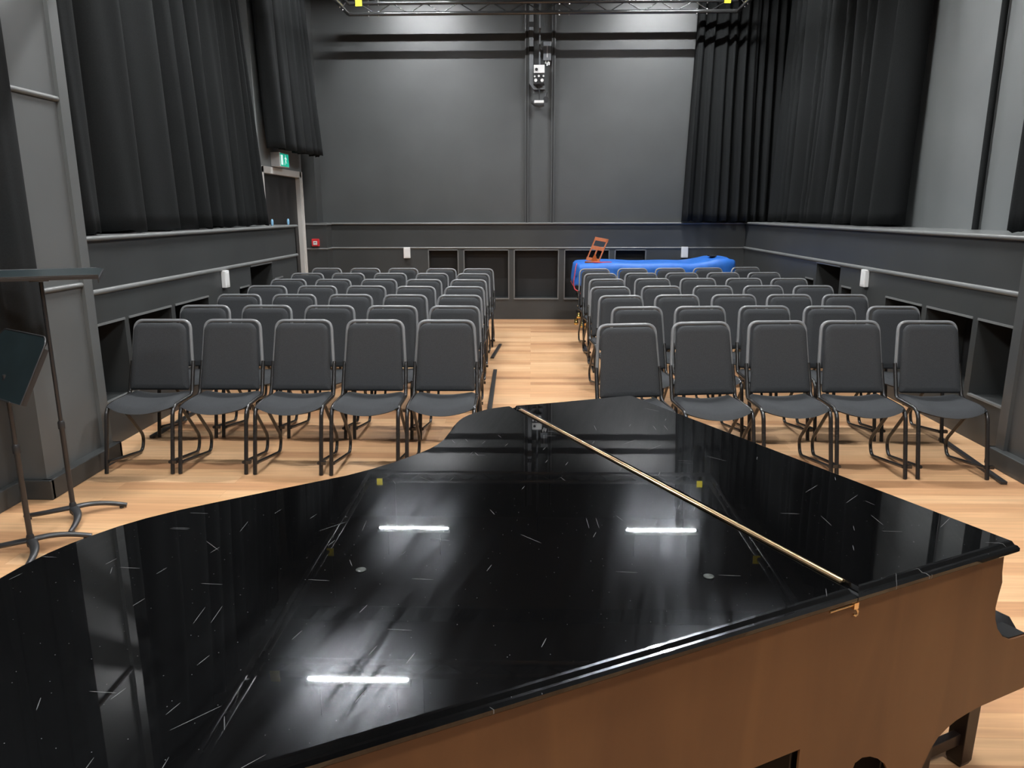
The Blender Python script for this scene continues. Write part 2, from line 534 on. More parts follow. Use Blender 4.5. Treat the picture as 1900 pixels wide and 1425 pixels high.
# near walls and pilasters
mb = MB().box(-3.10, XLW, YF, 4.22, 0, ZC)
struct(mb.build('wall_left', 'wall'), 'dark grey near wall on the music stand side', 'wall')
mb = MB().box(3.35, XRW, YF, 3.2, 0, ZC)
struct(mb.build('wall_right', 'wall'), 'dark grey near wall on the piano bench side', 'wall')
mb = MB()
mb.box(-2.955, XLW, 4.2, Y0L, 0, ZC)
mb.box(-2.93, -2.955, 4.2, 4.355, 0, ZC)
mb.box(-2.93, -2.955, 4.835, Y0L, 0, ZC)
struct(mb.build('wall_left', 'pilaster'), 'grey panelled pilaster behind the music stands', 'wall')
mb = MB()
mb.box(3.205, XRW, 3.2, Y0R, 0, ZC)
mb.box(3.18, 3.205, Y0R - 0.09, Y0R, 0, ZC)
mb.box(3.18, 3.205, 3.2, 3.36, 0, ZC)
struct(mb.build('wall_right', 'wall'), 'dark panelled pilaster at the end of the front row', 'wall')

# baseboards
mb = MB()
mb.box(-2.885, -2.955, 4.17, Y0L + 0.03, 0, 0.125).box(-2.885, -3.10, 4.165, 4.2, 0, 0.125).box(-2.885, -3.10, Y0L, Y0L + 0.035, 0, 0.125)
mb.box(-3.06, -3.10, YF, 4.17, 0, 0.125)
struct(mb.build('baseboard_left', 'wall_low', bevel=0.006), 'dark grey baseboard below the pilaster and near wall', 'baseboard')
mb = MB().box(3.14, 3.21, 3.17, Y0R + 0.03, 0, 0.125).box(3.14, 3.35, Y0R, Y0R + 0.035, 0, 0.125).box(3.31, 3.35, YF, 3.2, 0, 0.125)
struct(mb.build('baseboard_right', 'wall_low', bevel=0.006), 'dark grey baseboard below the front row pilaster', 'baseboard')

# sills (deep ledges) and rails
def nose(mb, p0, p1, r=0.02):
    mb.tube([p0, p1], r, 10)
mb = MB().box(XLW, XL + 0.02, Y0L, 9.93, 1.50, 1.535)
nose(mb, (XL + 0.02, Y0L, 1.5175), (XL + 0.02, 9.935, 1.5175), 0.0176)
struct(mb.build('trim_1', 'trim'), 'deep painted ledge under the curtains on the door side', 'ledge')
mb = MB().box(XR - 0.02, XRW, Y0R, YB, 1.50, 1.535)
nose(mb, (XR - 0.02, Y0R, 1.5175), (XR - 0.02, YB - 0.02, 1.5175), 0.0176)
struct(mb.build('trim_2', 'trim'), 'deep painted ledge under the curtains opposite the door', 'ledge')
mb = MB().box(-3.2, XR, YB - 0.025, YBW + 0.02, 1.50, 1.53)
nose(mb, (-3.2, YB - 0.025, 1.515), (XR, YB - 0.025, 1.515), 0.015)
mb.box(XLW, -3.145, 11.64, 12.0, 1.50, 1.53)
struct(mb.build('trim_3', 'trim'), 'painted ledge along the far wall', 'ledge')
mb = MB().tube([(XL, Y0L, 1.142), (XL, 9.93, 1.142)], 0.021, 10)
struct(mb.build('trim_4', 'trim'), 'half round chair rail on the door side wall', 'rail')
mb = MB().tube([(XR, Y0R, 1.138), (XR, YB, 1.138)], 0.021, 10)
struct(mb.build('trim_5', 'trim'), 'half round chair rail on the wall opposite the door', 'rail')
mb = MB().tube([(-3.16, YB, 1.137), (XR, YB, 1.137)], 0.014, 8).tube([(XLW, 11.66, 1.137), (-3.16, 11.66, 1.137)], 0.014, 8).tube([(-3.16, 11.66, 1.137), (-3.16, YB, 1.137)], 0.014, 8)
struct(mb.build('trim_6', 'trim'), 'thin rail along the far wall', 'rail')
mb = MB()
for z in (1.235, 2.385, 3.6):
    mb.tube([(-2.948, 4.355, z), (-2.948, 4.835, z)], 0.016, 10)
struct(mb.build('trim_7', 'trim'), 'grey rails across the pilaster panel', 'rail')  # the light their tops catch is put into the trim grey

# dark vertical conduit on the recessed wall
o = MB().tube([(3.965, 6.9, 1.535), (3.965, 6.9, ZC)], 0.028, 10).build('wall_conduit', 'curtain')
tag(o, 'thin black vertical conduit on the grey wall beside the curtains', 'pipe')

# ------------------------------------------------------------------ exit door
door = MB().box(XD - 0.10, XD - 0.05, 9.97, 11.55, 0.01, 2.20).build('door_1', 'door')
struct(door, 'dark double exit door in a pale steel frame', 'door')
mb = MB()
mb.box(XD - 0.12, XD + 0.02, 11.53, 11.625, 0, 2.285)
mb.box(XD - 0.12, XD + 0.02, 9.905, 9.985, 0, 2.285)
mb.box(XD - 0.12, XD + 0.02, 9.905, 11.625, 2.195, 2.285)
mb.box(XD - 0.12, XD + 0.032, 11.60, 11.625, 0, 2.285)
mb.build('door_frame', 'steel', door, bevel=0.006)
mb = MB().tube([(XD - 0.05, 10.80, 1.02), (XD, 10.80, 1.02), (XD, 10.67, 1.02)], 0.01, 8)
mb.build('door_handle', 'steel', door)

# exit sign above the door: white box, green lit face with door and running figure
es = thing('exit_sign', 'lit green emergency exit sign box above the steel framed door', 'sign', (XD, 10.53, 2.315))
mb = MB().box(0.0, 0.125, -0.19, 0.19, -0.02, 0.165)
mb.build('housing', 'white', es, bevel=0.004)
MB().box(0.125, 0.129, -0.172, 0.172, -0.012, 0.152).build('sign_face', 'exit_green', es)
mb = MB().box(0.129, 0.1305, -0.155, -0.07, 0.005, 0.135)
mb.build('door_symbol', 'exit_white', es)
mb = MB()
def quad_yz(mb, pts, x):
    n = len(pts)
    mb.add([(x, a, b) for a, b in pts], [tuple(range(n))])
    return mb
fx = 0.1306
mb.add([(fx, 0.035 + 0.014 * math.cos(k * PI / 5), 0.128 + 0.012 * math.sin(k * PI / 5)) for k in range(10)], [tuple(range(10))])
quad_yz(mb, [(0.02, 0.112), (0.06, 0.112), (0.052, 0.060), (0.022, 0.060)], fx)
quad_yz(mb, [(0.06, 0.110), (0.092, 0.085), (0.086, 0.076), (0.052, 0.096)], fx)
quad_yz(mb, [(0.02, 0.112), (-0.012, 0.090), (-0.004, 0.081), (0.026, 0.098)], fx)
quad_yz(mb, [(0.052, 0.064), (0.086, 0.034), (0.078, 0.024), (0.036, 0.060)], fx)
quad_yz(mb, [(0.022, 0.062), (0.006, 0.040), (-0.018, 0.010), (-0.006, 0.004), (0.022, 0.036), (0.042, 0.060)], fx)
mb.build('running_figure', 'exit_white', es)

# red fire alarm call point on the pier
cp = thing('fire_call_point', 'small red fire alarm call point on the dark pier beside the door', 'alarm', (-3.33, 11.66, 1.235))
MB().box(-0.057, 0.057, -0.045, 0.0, -0.057, 0.057).build('housing', 'red', cp, bevel=0.008)
MB().box(-0.030, 0.030, -0.049, -0.044, -0.034, 0.022).build('press_plate', 'white', cp)
MB().box(-0.017, 0.017, -0.051, -0.048, -0.004, 0.006).build('arrow_mark', 'dark_in', cp)

# white wall boxes
def wall_box(loc, rz, label):
    o = thing('wall_box', label, 'wall box', loc, rz, 'white wall boxes under the rail')
    MB().box(-0.052, 0.052, -0.045, 0.0, -0.085, 0.085).build('housing', 'white', o, bevel=0.006)
    MB().box(-0.038, 0.038, -0.0485, -0.044, -0.066, 0.066).build('front_cover', 'white', o, bevel=0.002)
    return o
wall_box((-1.968, YB, 1.062), 0, 'white wall box on the far wall, nearer the exit door')
wall_box((2.415, YB, 1.07), 0, 'white wall box on the far wall above the blue cover')
wall_box((XL, 7.48, 1.04), PI / 2, 'white box on the door side wall, beside the rows of chairs')
wall_box((XR, 7.56, 1.045), -PI / 2, 'white box on the side wall opposite the door')

# pale blue pegs at the end of the ledge
for k, (x, y, lb) in enumerate(((-3.14, 9.17, 'pale blue peg on the ledge, next to the curtain hem'), (-3.14, 9.78, 'pale blue peg at the door end of the ledge'))):
    o = MB().lathe([(0.010, 0), (0.015, 0.02), (0.016, 0.045), (0.012, 0.068), (0.004, 0.078)], 10, (0, 0, 0)).build('blue_peg', 'blue_peg')
    o.location = (x, y, 1.535)
    tag(o, lb, 'peg', 'blue pegs on the ledge')

# ------------------------------------------------------------------ curtains
def lerp_path(path, u):
    L = [0]
    for a, b in zip(path, path[1:]):
        L.append(L[-1] + math.hypot(b[0] - a[0], b[1] - a[1]))
    d = u * L[-1]
    for i in range(len(path) - 1):
        if d <= L[i + 1] or i == len(path) - 2:
            t = (d - L[i]) / max(1e-9, L[i + 1] - L[i])
            a, b = path[i], path[i + 1]
            n = Vector((-(b[1] - a[1]), b[0] - a[0])).normalized()
            return Vector((a[0] + (b[0] - a[0]) * t, a[1] + (b[1] - a[1]) * t)), n
def curtain(label, top, bot, z0, z1, nf, amp, seed, inward=1):
    rng = random.Random(seed)
    nu, nv = nf * 14, 26
    ws = [rng.uniform(0.45, 1.6) for _ in range(nf)]
    s = sum(ws); acc = [0]
    for q in ws: acc.append(acc[-1] + q / s)
    am = [rng.uniform(0.55, 1.2) for _ in range(nf + 1)]
    sk = [rng.uniform(-0.25, 0.25) for _ in range(nf + 1)]
    dr = [rng.uniform(-0.35, 0.35) for _ in range(nf + 1)]
    rows = []
    for j in range(nv + 1):
        v = j / nv                              # 0 bottom .. 1 top
        row = []
        for i in range(nu + 1):
            u = i / nu
            k = 0
            uu = min(0.9999, max(0.0, u + 0.012 * math.sin(5 * v + seed) * math.sin(PI * u)))
            while uu > acc[k + 1]: k += 1
            t = (uu - acc[k]) / (acc[k + 1] - acc[k])
            aa = am[k] * (1 - t) + am[k + 1] * t
            ph = t + sk[k] * math.sin(PI * t) + 0.18 * dr[k] * (1 - v) * math.sin(PI * t)
            wv = 1.0 - 2.0 * abs(math.sin(PI * ph)) ** 0.75
            f = aa * amp * (0.8 + 0.35 * (1 - v)) * wv + 0.16 * amp * math.sin(4 * PI * ph + 3 * v + k)
            pt, n1 = lerp_path(top, u); pb, n2 = lerp_path(bot, u)
            p = pb * (1 - v) + pt * v
            n = n2 * (1 - v) + n1 * v
            z = z0 + (z1 - z0) * v
            if j == 0: z += 0.008 * math.sin(u * 37 + seed) + 0.006 * math.sin(u * 91)
            row.append((p.x + n.x * f * inward, p.y + n.y * f * inward, z))
        rows.append(row)
    o = MB().grid(rows).build('curtain', 'curtain')
    sd = o.modifiers.new('thick', 'SOLIDIFY'); sd.thickness = 0.006; sd.offset = 0
    tag(o, label, 'curtain', 'black curtains round the room')
    # hem
    return o
ZT = 5.2
curtain('black curtain edge hanging in front of the pilaster behind the music stands', [(-3.0, 3.0), (-2.985, 3.86), (-2.885, 4.13), (-2.88, 4.335)], [(-3.0, 3.0), (-2.985, 3.86), (-2.885, 4.13), (-2.88, 4.345)], 0.93, ZT, 7, 0.022, 9)
curtain('wide black curtain on the ledge beside the panelled pilaster', [(-3.27, 5.02), (-3.27, 7.30)], [(-3.24, 5.02), (-3.22, 7.48)], 1.550, ZT, 6, 0.12, 14)
curtain('narrow black curtain on the ledge, just before the exit door', [(-3.30, 7.50), (-3.30, 8.72)], [(-3.24, 7.58), (-3.23, 9.12)], 1.550, ZT, 6, 0.10, 8)
curtain('short black curtain hanging above the exit door', [(-3.36, 9.78), (-3.27, 11.42)], [(-3.33, 9.96), (-3.15, 11.56)], 2.50, ZT, 6, 0.085, 6)
curtain('black curtain on the far wall, in the corner above the blue cover', [(2.46, 11.86), (3.74, 11.86)], [(2.34, 11.84), (3.78, 11.84)], 1.545, ZT, 9, 0.075, 11)
curtain('very wide black curtain along the ledge opposite the exit door', [(3.80, 11.74), (3.80, 8.02)], [(3.74, 11.74), (3.73, 8.02)], 1.550, ZT, 12, 0.14, 22)
curtain('black curtain end beside the near pilaster, opposite the door', [(3.64, 5.84), (3.62, 5.02)], [(3.60, 5.80), (3.60, 5.0)], 1.550, ZT, 3, 0.06, 31)

# ------------------------------------------------------------------ chairs
def pad(mb, w0, w1, h, th, rc_top, rc_bot, n=8, puff=0.012):
    """rounded upholstered pad in local x (width) and y (height 0..h), thickness along z; returns outline based mesh"""
    def outline(inset):
        pts = []
        b, t = w0 / 2 - inset, w1 / 2 - inset
        lo, hi = inset, h - inset
        for cx, cy, r, a0 in ((b, lo, rc_bot, -PI / 2), (t, hi, rc_top, 0), (-t, hi, rc_top, PI / 2), (-b, lo, rc_bot, PI)):
            r = max(0.004, r - inset)
            sx = -1 if cx > 0 else 1
            sy = 1 if cy == lo else -1
            for k in range(n + 1):
                a = a0 + PI / 2 * k / n
                pts.append((cx + sx * r + r * math.cos(a), cy + sy * r + r * math.sin(a)))
        return pts
    rows = []
    for ins, z in ((0.06, 0.0), (0.012, 0.001), (0.003, 0.006), (0.0, th * 0.35), (0.0, th * 0.6), (0.005, th - 0.010), (0.014, th - 0.003), (0.04, th - 0.001)):
        rows.append([(x, y, z) for x, y in outline(ins)])
    mb.grid(rows, True, True)
    m = len(rows[0])
    mb.add(rows[0], [tuple(range(m - 1, -1, -1))], True)
    mb.add(rows[-1], [tuple(range(m))], True)
    return mb

CW = 0.217
GROUP_L, GROUP_R = 'black chairs on the exit door side of the aisle', 'black chairs on the blue cover side of the aisle'
def make_chair():
    t = thing('padded_chair', 'x', 'chair')
    # seat: saddle with a bowed front edge
    rows = []
    nx, ny = 14, 12
    def seat_pt(u, v, top):
        x = (u - 0.5) * (0.425 + 0.02 * (1 - v))
        cu = (2 * u - 1)
        yf = 0.022 + 0.075 * cu * cu
        y = yf + (0.455 - yf) * v
        e = min(1.0, min(u, 1 - u) * 9) ; e = math.sqrt(1 - (1 - e) ** 2)
        ev = min(1.0, v * 6); ev = math.sqrt(1 - (1 - ev) ** 2)
        er = min(1.0, (1 - v) * 10); er = math.sqrt(1 - (1 - er) ** 2)
        k = e * ev * er
        base = 0.418 + 0.006 * v + 0.034 * cu * cu * (1 - 0.25 * v)
        drop = -0.014 * (1 - min(1, v * 3.5)) ** 2
        return (x, y, base + drop + (0.030 * k if top else -0.022 * k))
    for top in (True, False):
        g = [[seat_pt(i / nx, j / ny, top) for i in range(nx + 1)] for j in range(ny + 1)]
        rows.append(g)
    mb = MB()
    mb.grid(rows[0]); mb.grid(rows[1])
    mb.build('seat', 'fabric', t)
    # backrest
    mb = pad(MB(), 0.415, 0.368, 0.470, 0.040, 0.060, 0.018)
    tilt = math.radians(12.5)
    mt = Matrix.Translation((0, 0.415, 0.478)) @ Matrix.Rotation(PI / 2 - tilt, 4, 'X')
    mb.xf(mt)
    mb.build('backrest', 'fabric', t)
    tv = Vector((0, math.sin(tilt), math.cos(tilt)))
    P = lambda x, d, off=0.022: Vector((x, 0.415, 0.478)) + tv * d + Vector((0, off * math.cos(tilt), -off * math.sin(tilt)))
    path = fillet([P(-0.214, 0.14), P(-0.194, 0.490), P(0.194, 0.490), P(0.214, 0.14)], 0.062, 8)
    MB().tube(path, 0.0115, 10).build('back_frame', 'chair_back_tube', t)
    for s in (-1, 1):
        pth = fillet([P(s * 0.2165, 0.205), (s * 0.221, 0.400, 0.447), (s * 0.221, 0.095, 0.440), (s * 0.221, 0.0, 0.003)], [0.035, 0.07], 7)
        MB().tube(pth, 0.0135, 10).build('leg', 'frame', t)
        pth = fillet([(s * 0.205, 0.22, 0.430), (s * 0.205, 0.495, 0.115), (s * 0.205, 0.452, 0.012), (s * 0.205, 0.01, 0.082)], [0.10, 0.045], 7)
        MB().tube(pth, 0.0115, 10).build('rear_leg', 'frame', t)
    mb = MB().box(-0.20, 0.20, 0.16, 0.18, 0.405, 0.418).box(-0.20, 0.20, 0.33, 0.35, 0.410, 0.423)
    mb.build('seat_support', 'frame', t)
    mb = MB().box(0.225, 0.256, -0.004, 0.020, 0.074, 0.096)
    mb.build('linking_clip', 'frame', t)
    return t

LEFT = [
 [(-2.603, 5.137), (-2.106, 5.144), (-1.598, 5.138), (-1.09, 5.132), (-0.592, 5.134)],
 [(-2.65, 5.955), (-2.145, 5.962), (-1.628, 5.95), (-1.118, 5.939), (-0.612, 5.932)],
 [(-2.689, 6.783), (-2.176, 6.779), (-1.653, 6.771), (-1.147, 6.75), (-0.647, 6.728)],
 [(-2.711, 7.595), (-2.19, 7.588), (-1.685, 7.581), (-1.17, 7.541), (-0.674, 7.523)],
 [(-2.737, 8.364), (-2.226, 8.354), (-1.707, 8.352), (-1.199, 8.328), (-0.696, 8.312)],
 [(-2.766, 9.193), (-2.258, 9.196), (-1.735, 9.191), (-1.218, 9.177), (-0.708, 9.14)],
 [(-2.749, 10.03), (-2.226, 10.012), (-1.713, 10.005), (-1.196, 9.959), (-0.7, 9.942)]]
RIGHT = [
 [(0.653, 4.971), (1.169, 5.061), (1.707, 5.127), (2.209, 5.14), (2.736, 5.14)],
 [(0.845, 5.888), (1.351, 5.929), (1.87, 5.966), (2.384, 5.962), (2.882, 5.948)],
 [(0.814, 6.709), (1.327, 6.768), (1.847, 6.8), (2.35, 6.814), (2.852, 6.811)],
 [(0.802, 7.51), (1.324, 7.586), (1.853, 7.625), (2.37, 7.652), (2.876, 7.657)],
 [(0.856, 8.391), (1.374, 8.464), (1.892, 8.502), (2.41, 8.513), (2.912, 8.496)],
 [(0.851, 9.157), (1.354, 9.225), (1.862, 9.269), (2.378, 9.314), (2.885, 9.333)],
 [(0.845, 9.929), (1.353, 9.998), (1.86, 10.048), (2.372, 10.099), (2.909, 10.22)]]
ORD = ['first', 'second', 'third', 'fourth', 'fifth', 'sixth', 'seventh']
proto = make_chair()
proto_parts = [x for x in bpy.data.objects if x.parent == proto]
used = False
for block, side, grp in ((LEFT, 'exit door side', GROUP_L), (RIGHT, 'blue cover side', GROUP_R)):
    for r, row in enumerate(block):
        for i, (x, y) in enumerate(row):
            a = row[max(0, i - 1)]; b = row[min(4, i + 1)]
            ang = math.atan2(b[1] - a[1], b[0] - a[0]) * 0.8
            if not used:
                o = proto; used = True
            else:
                o = proto.copy(); COL.objects.link(o)
                for ch in proto_parts:
                    c = ch.copy(); COL.objects.link(c); c.parent = o
            o.location = (x + 0.505 * math.sin(ang), y - 0.505 * math.cos(ang), 0)
            o.rotation_euler = (0, 0, ang)
            k = 4 - i if block is LEFT else i
            rw = 'front row' if r == 0 else ('last row' if r == 6 else ORD[r] + ' row from the piano')
            st = 'aisle seat' if k == 0 else ('seat nearest the wall' if k == 4 else ORD[k] + ' from the aisle')
            tag(o, 'black padded chair, %s, %s, %s' % (st, rw, side), 'chair', grp)

# black flat spacer bars lying between the rows
for (x0, y0, x1, y1, lb) in (
        (-0.345, 5.66, -0.385, 7.95, 'long black floor bar along the aisle, beside the exit door side chairs'),
        (-0.455, 8.66, -0.395, 9.56, 'short black floor bar sticking into the aisle near the last rows'),
        (0.692, 7.88, 0.692, 9.60, 'black floor bar under the aisle chairs on the blue cover side'),
        (-2.915, 5.43, -2.90, 6.28, 'black floor bar between front rows beside the door side wall'),
        (3.015, 4.55, 3.12, 5.50, 'black floor bar at the wall end of the front row, blue cover side')):
    d = Vector((x1 - x0, y1 - y0, 0)); L = d.length; d.normalize()
    mb = MB().box(-0.02, 0.02, 0, L, 0.0, 0.022)
    o = mb.build('row_spacer_bar', 'black_metal', None, bevel=0.004)
    o.location = (x0, y0, 0)
    o.rotation_euler = (0, 0, math.atan2(d.y, d.x) - PI / 2)
    tag(o, lb, 'floor bar', 'black row spacing bars')

# ------------------------------------------------------------------ music stands
def music_stand(label, base, desk_c, yaw, tilt, width, height, depth_lip, legs):
    t = thing('music_stand', label, 'music stand', (base[0], base[1], 0), 0, 'black music stands by the pilaster')
    hub = 0.058
    mb = MB().tube([(0, 0, 0.02), (0, 0, 0.55)], 0.0135, 12).tube([(0, 0, 0.5), (0, 0, desk_c[2] - base[2] - 0.02)], 0.0105, 12)
    mb.build('pole', 'black_metal', t)
    mb = MB().lathe([(0.020, 0.03), (0.022, 0.05), (0.018, 0.085), (0.014, 0.095)], 14)
    mb.build('hub', 'black_metal', t)
    mb = MB().lathe([(0.018, 0.53), (0.018, 0.565), (0.013, 0.575)], 12)
    mb.build('height_collar', 'black_metal', t)
    for a in legs:
        a = math.radians(a)
        pts, rr = [], []
        for k in range(11):
            s = k / 10
            r_ = 0.27 * s
            z = 0.062 - 0.046 * s ** 1.6
            bend = 0.030 * math.sin(PI * s)
            pts.append((r_ * math.cos(a) - bend * math.sin(a), r_ * math.sin(a) + bend * math.cos(a), z))
            rr.append(0.027 - 0.015 * s)
        mb = MB().tube(pts, rr, 10, ry=0.013)
        lg = mb.build('leg', 'black_metal', t)
        e = pts[-2]
        MB().lathe([(0.012, 0.0), (0.012, 0.012)], 10, (e[0], e[1], 0.0)).build('foot', 'black_metal', lg)
    # desk: plate with rounded top corners, rim and a lip
    w2, n = width / 2, 7
    out = [(-w2, 0), (w2, 0)]
    rc = 0.045
    for k in range(n + 1):
        an = PI / 2 * k / n
        out.append((w2 - rc + rc * math.cos(an), height - rc + rc * math.sin(an)))
    for k in range(n + 1):
        an = PI / 2 + PI / 2 * k / n
        out.append((-w2 + rc + rc * math.cos(an), height - rc + rc * math.sin(an)))
    out = [(x, y + (0.02 * (1 - (x / w2) ** 2) if y > height * 0.5 else 0)) for x, y in out]
    mat = Matrix.Translation((desk_c[0] - base[0], desk_c[1] - base[1], desk_c[2])) @ Matrix.Rotation(yaw, 4, 'Z') @ Matrix.Rotation(tilt, 4, 'X') @ Matrix.Translation((0, -height * 0.45, 0.012))
    mb = MB().prism(out, 0, 0.004).xf(mat)
    dk = mb.build('desk', 'desk', t)
    edge = [(x, y, 0.002) for x, y in out] + [(-w2, 0, 0.002)]
    mb = MB().tube(edge[1:], 0.0045, 8).xf(mat)
    mb.build('rim', 'black_metal', dk)
    mb = MB().box(-w2 - 0.004, w2 + 0.004, -0.004, 0.0, 0.0, depth_lip).box(-w2 - 0.004, w2 + 0.004, -0.004, 0.004, depth_lip, depth_lip + 0.006).xf(mat)
    mb.build('lip', 'black_metal', dk, bevel=0.0015)
    for q in (-1, 1):
        MB().box(q * w2 - 0.002, q * w2 + 0.002, 0.0, height - 0.05, -0.022, 0.006).xf(mat).build('side_flange', 'black_metal', dk)
    mb = MB().box(-0.045, 0.045, height * 0.3, height * 0.6, -0.022, 0.0).xf(mat)
    mb.build('desk_bracket', 'black_metal', dk)
    return t
music_stand('black music stand with its desk nearly flat, farther from the camera', (-2.60, 3.91, 0), (-2.60, 3.91, 1.36), math.radians(24), math.radians(6), 0.57, 0.32, 0.018, (35, 185, 297))
music_stand('black music stand with tilted desk, nearer and lower of the pair', (-2.56, 3.48, 0), (-2.53, 3.50, 0.95), math.radians(-34), math.radians(62), 0.50, 0.33, 0.05, (35, 185, 297))

# ------------------------------------------------------------------ grand piano
PA = math.radians(26.8)
piano = thing('grand_piano', 'black grand piano with closed scratched lid and brown case side', 'piano', (1.067, 1.526, 0), PA)
OUT = [(0.0, 0.0), (0.0, 0.4), (0.0, 0.8), (0.0, 1.184), (0.0, 1.484), (0.15, 1.497), (0.294, 1.510), (0.40, 1.524), (0.472, 1.536), (0.53, 1.543), (0.58, 1.541),
       (0.62, 1.531), (0.658, 1.513), (0.695, 1.494), (0.731, 1.466), (0.758, 1.436), (0.782, 1.404), (0.815, 1.350), (0.847, 1.302), (0.880, 1.254), (0.914, 1.216), (0.95, 1.186),
       (0.985, 1.163), (1.077, 1.116), (1.15, 1.086), (1.228, 1.063), (1.303, 1.052), (1.425, 1.034), (1.559, 1.013), (1.645, 0.998), (1.722, 0.977), (1.78, 0.953), (1.832, 0.922),
       (1.875, 0.893), (1.913, 0.860), (1.956, 0.812), (1.985, 0.772), (2.03, 0.69), (2.065, 0.60), (2.085, 0.50), (2.09, 0.40), (2.08, 0.28), (2.05, 0.17), (2.00, 0.09), (1.93, 0.03), (1.85, 0.0), (1.2, 0.0), (0.6, 0.0)]
def inset(poly, d):
    n = len(poly); out = []
    for i in range(n):
        p0, p1, p2 = Vector(poly[i - 1]), Vector(poly[i]), Vector(poly[(i + 1) % n])
        e1 = (p1 - p0).normalized(); e2 = (p2 - p1).normalized()
        n1 = Vector((e1.y, -e1.x)); n2 = Vector((e2.y, -e2.x))
        b = (n1 + n2)
        b = b / max(0.3, b.dot(n1)) if b.length > 1e-6 else n1
        out.append((p1.x + b.x * d, p1.y + b.y * d))
    return out
def area(p):
    return 0.5 * sum(p[i - 1][0] * p[i][1] - p[i][0] * p[i - 1][1] for i in range(len(p)))
def clip_s(poly, s0, keep_greater):
    out = []
    n = len(poly)
    for i in range(n):
        a, b = poly[i], poly[(i + 1) % n]
        ina = (a[0] >= s0) == keep_greater; inb = (b[0] >= s0) == keep_greater
        if ina: out.append(a)
        if ina != inb:
            t = (s0 - a[0]) / (b[0] - a[0])
            out.append((s0, a[1] + (b[1] - a[1]) * t))
    return out
def S(s, t, z):
    return (-s, t, z)
def slab(poly, levels):
    """stack of inset outlines, closed at both ends; poly in (s,t)"""
    sg = 1 if area(poly) > 0 else -1
    mb = MB()
    rows = [[S(a, b, z) for a, b in inset(poly, -sg * d)] for d, z in levels]
    mb.grid(rows, False, True)
    m = len(rows[0])
    mb.add(rows[0], [tuple(range(m))]); mb.add(rows[-1], [tuple(range(m))])
    return mb
LEV = [(0.020, 0.9715), (0.004, 0.9725), (0.0, 0.977), (0.0, 0.984), (0.004, 0.9895), (0.008, 0.991), (0.012, 0.9985), (0.016, 1.0)]
test = inset([(0, 0), (1, 0), (1, 1), (0, 1)], 0.1)
if test[0][0] > 0: SGN = 1
else: SGN = -1
def slab2(poly, levels):
    a = area(poly)
    s = (1 if a > 0 else -1) * SGN
    mb = MB()
    rows = [[S(x, y, z) for x, y in inset(poly, s * d)] for d, z in levels]
    mb.grid(rows, False, True)
    m = len(rows[0])
    mb.add(rows[0], [tuple(range(m))]); mb.add(rows[-1], [tuple(range(m))])
    return mb
HS = 0.4965
main = slab2(clip_s(OUT, HS + 0.001, True), [(d if d else 0.0, z) for d, z in LEV])
lid = main.build('lid', 'lid', piano)
front = slab2(clip_s(OUT, HS - 0.001, False), LEV)
front.build('front_lid', 'lid', piano)
# long brass hinge
mb = MB()
for ds in (-0.0045, 0.0045):
    pass
mb.box(-HS - 0.0075, -HS - 0.003, 0.038, 1.462, 0.998, 1.0022)
mb.box(-HS + 0.000, -HS + 0.0065, 0.038, 1.462, 0.998, 1.0022)
mb.tube([(-HS + 0.0015, 0.038, 1.0010), (-HS + 0.0015, 1.462, 1.0010)], 0.0032, 8)
mb.build('hinge', 'brass', piano)
for s, t in ((1.328, 0.487), (0.718, 0.165)):
    MB().lathe([(0.0, 1.0), (0.010, 1.0), (0.0105, 1.0015), (0.008, 1.0027), (0.0, 1.0030)], 16, (-s, t, 0)).build('lid_button', 'bumper', piano)
# rim (case) under the lid
rimpoly = [(a, b) for a, b in OUT]
rim = slab2(inset(clip_s(rimpoly, 0.02, True), (1 if area(OUT) > 0 else -1) * SGN * 0.032), [(0, 0.662), (0, 0.970)])
rim.build('rim', 'piano_black', piano)
# brown case side: profile in (s, z) with arm, key bed and arch, extruded along t
prof = [(2.0, 0.950), (2.0, 0.662), (0.581, 0.662), (0.581, 0.30), (0.43, 0.30), (0.425, 0.545), (0.415, 0.570), (0.395, 0.576), (0.37, 0.570), (0.345, 0.556), (0.319, 0.533), (0.306, 0.510), (0.30, 0.46), (0.30, 0.30), (0.20, 0.30), (0.195, 0.44),
        (0.191, 0.473), (0.180, 0.493), (0.166, 0.520), (0.147, 0.541), (0.118, 0.556), (0.09, 0.566), (0.05, 0.572), (0.006, 0.576), (-0.157, 0.576), (-0.157, 0.620), (-0.148, 0.70), (-0.135, 0.724),
        (-0.10, 0.726), (-0.071, 0.728), (-0.039, 0.743), (-0.012, 0.772), (0.002, 0.800), (0.008, 0.830), (0.004, 0.860), (-0.002, 0.890), (0.004, 0.915), (0.008, 0.950)]
def side_panel(t0, t1, pr):
    n = len(pr)
    P = [S(a, t0, z) for a, z in pr] + [S(a, t1, z) for a, z in pr]
    F = [tuple(range(n)), tuple(range(2 * n - 1, n - 1, -1))] + [(i, (i + 1) % n, n + (i + 1) % n, n + i) for i in range(n)]
    return MB().add(P, F)
pr_sp = [p for p in prof]
pr_sp[0] = (1.86, 0.969); pr_sp[1] = (1.86, 0.662); pr_sp[-1] = (0.008, 0.969)
side_panel(0.0315, 0.085, [(0.60, 0.969), (0.60, 0.664)] + [(0.45, 0.664), (0.45, 0.60)] + [(0.10, 0.58)] + [(a, z + 0.002) for a, z in prof[23:-1]] + [(0.006, 0.969)]).build('arm', 'piano_black', piano)
sp = side_panel(0.026, 0.031, pr_sp).build('case_side', 'spine', piano)
sp['label'] = 'brown stained case side'
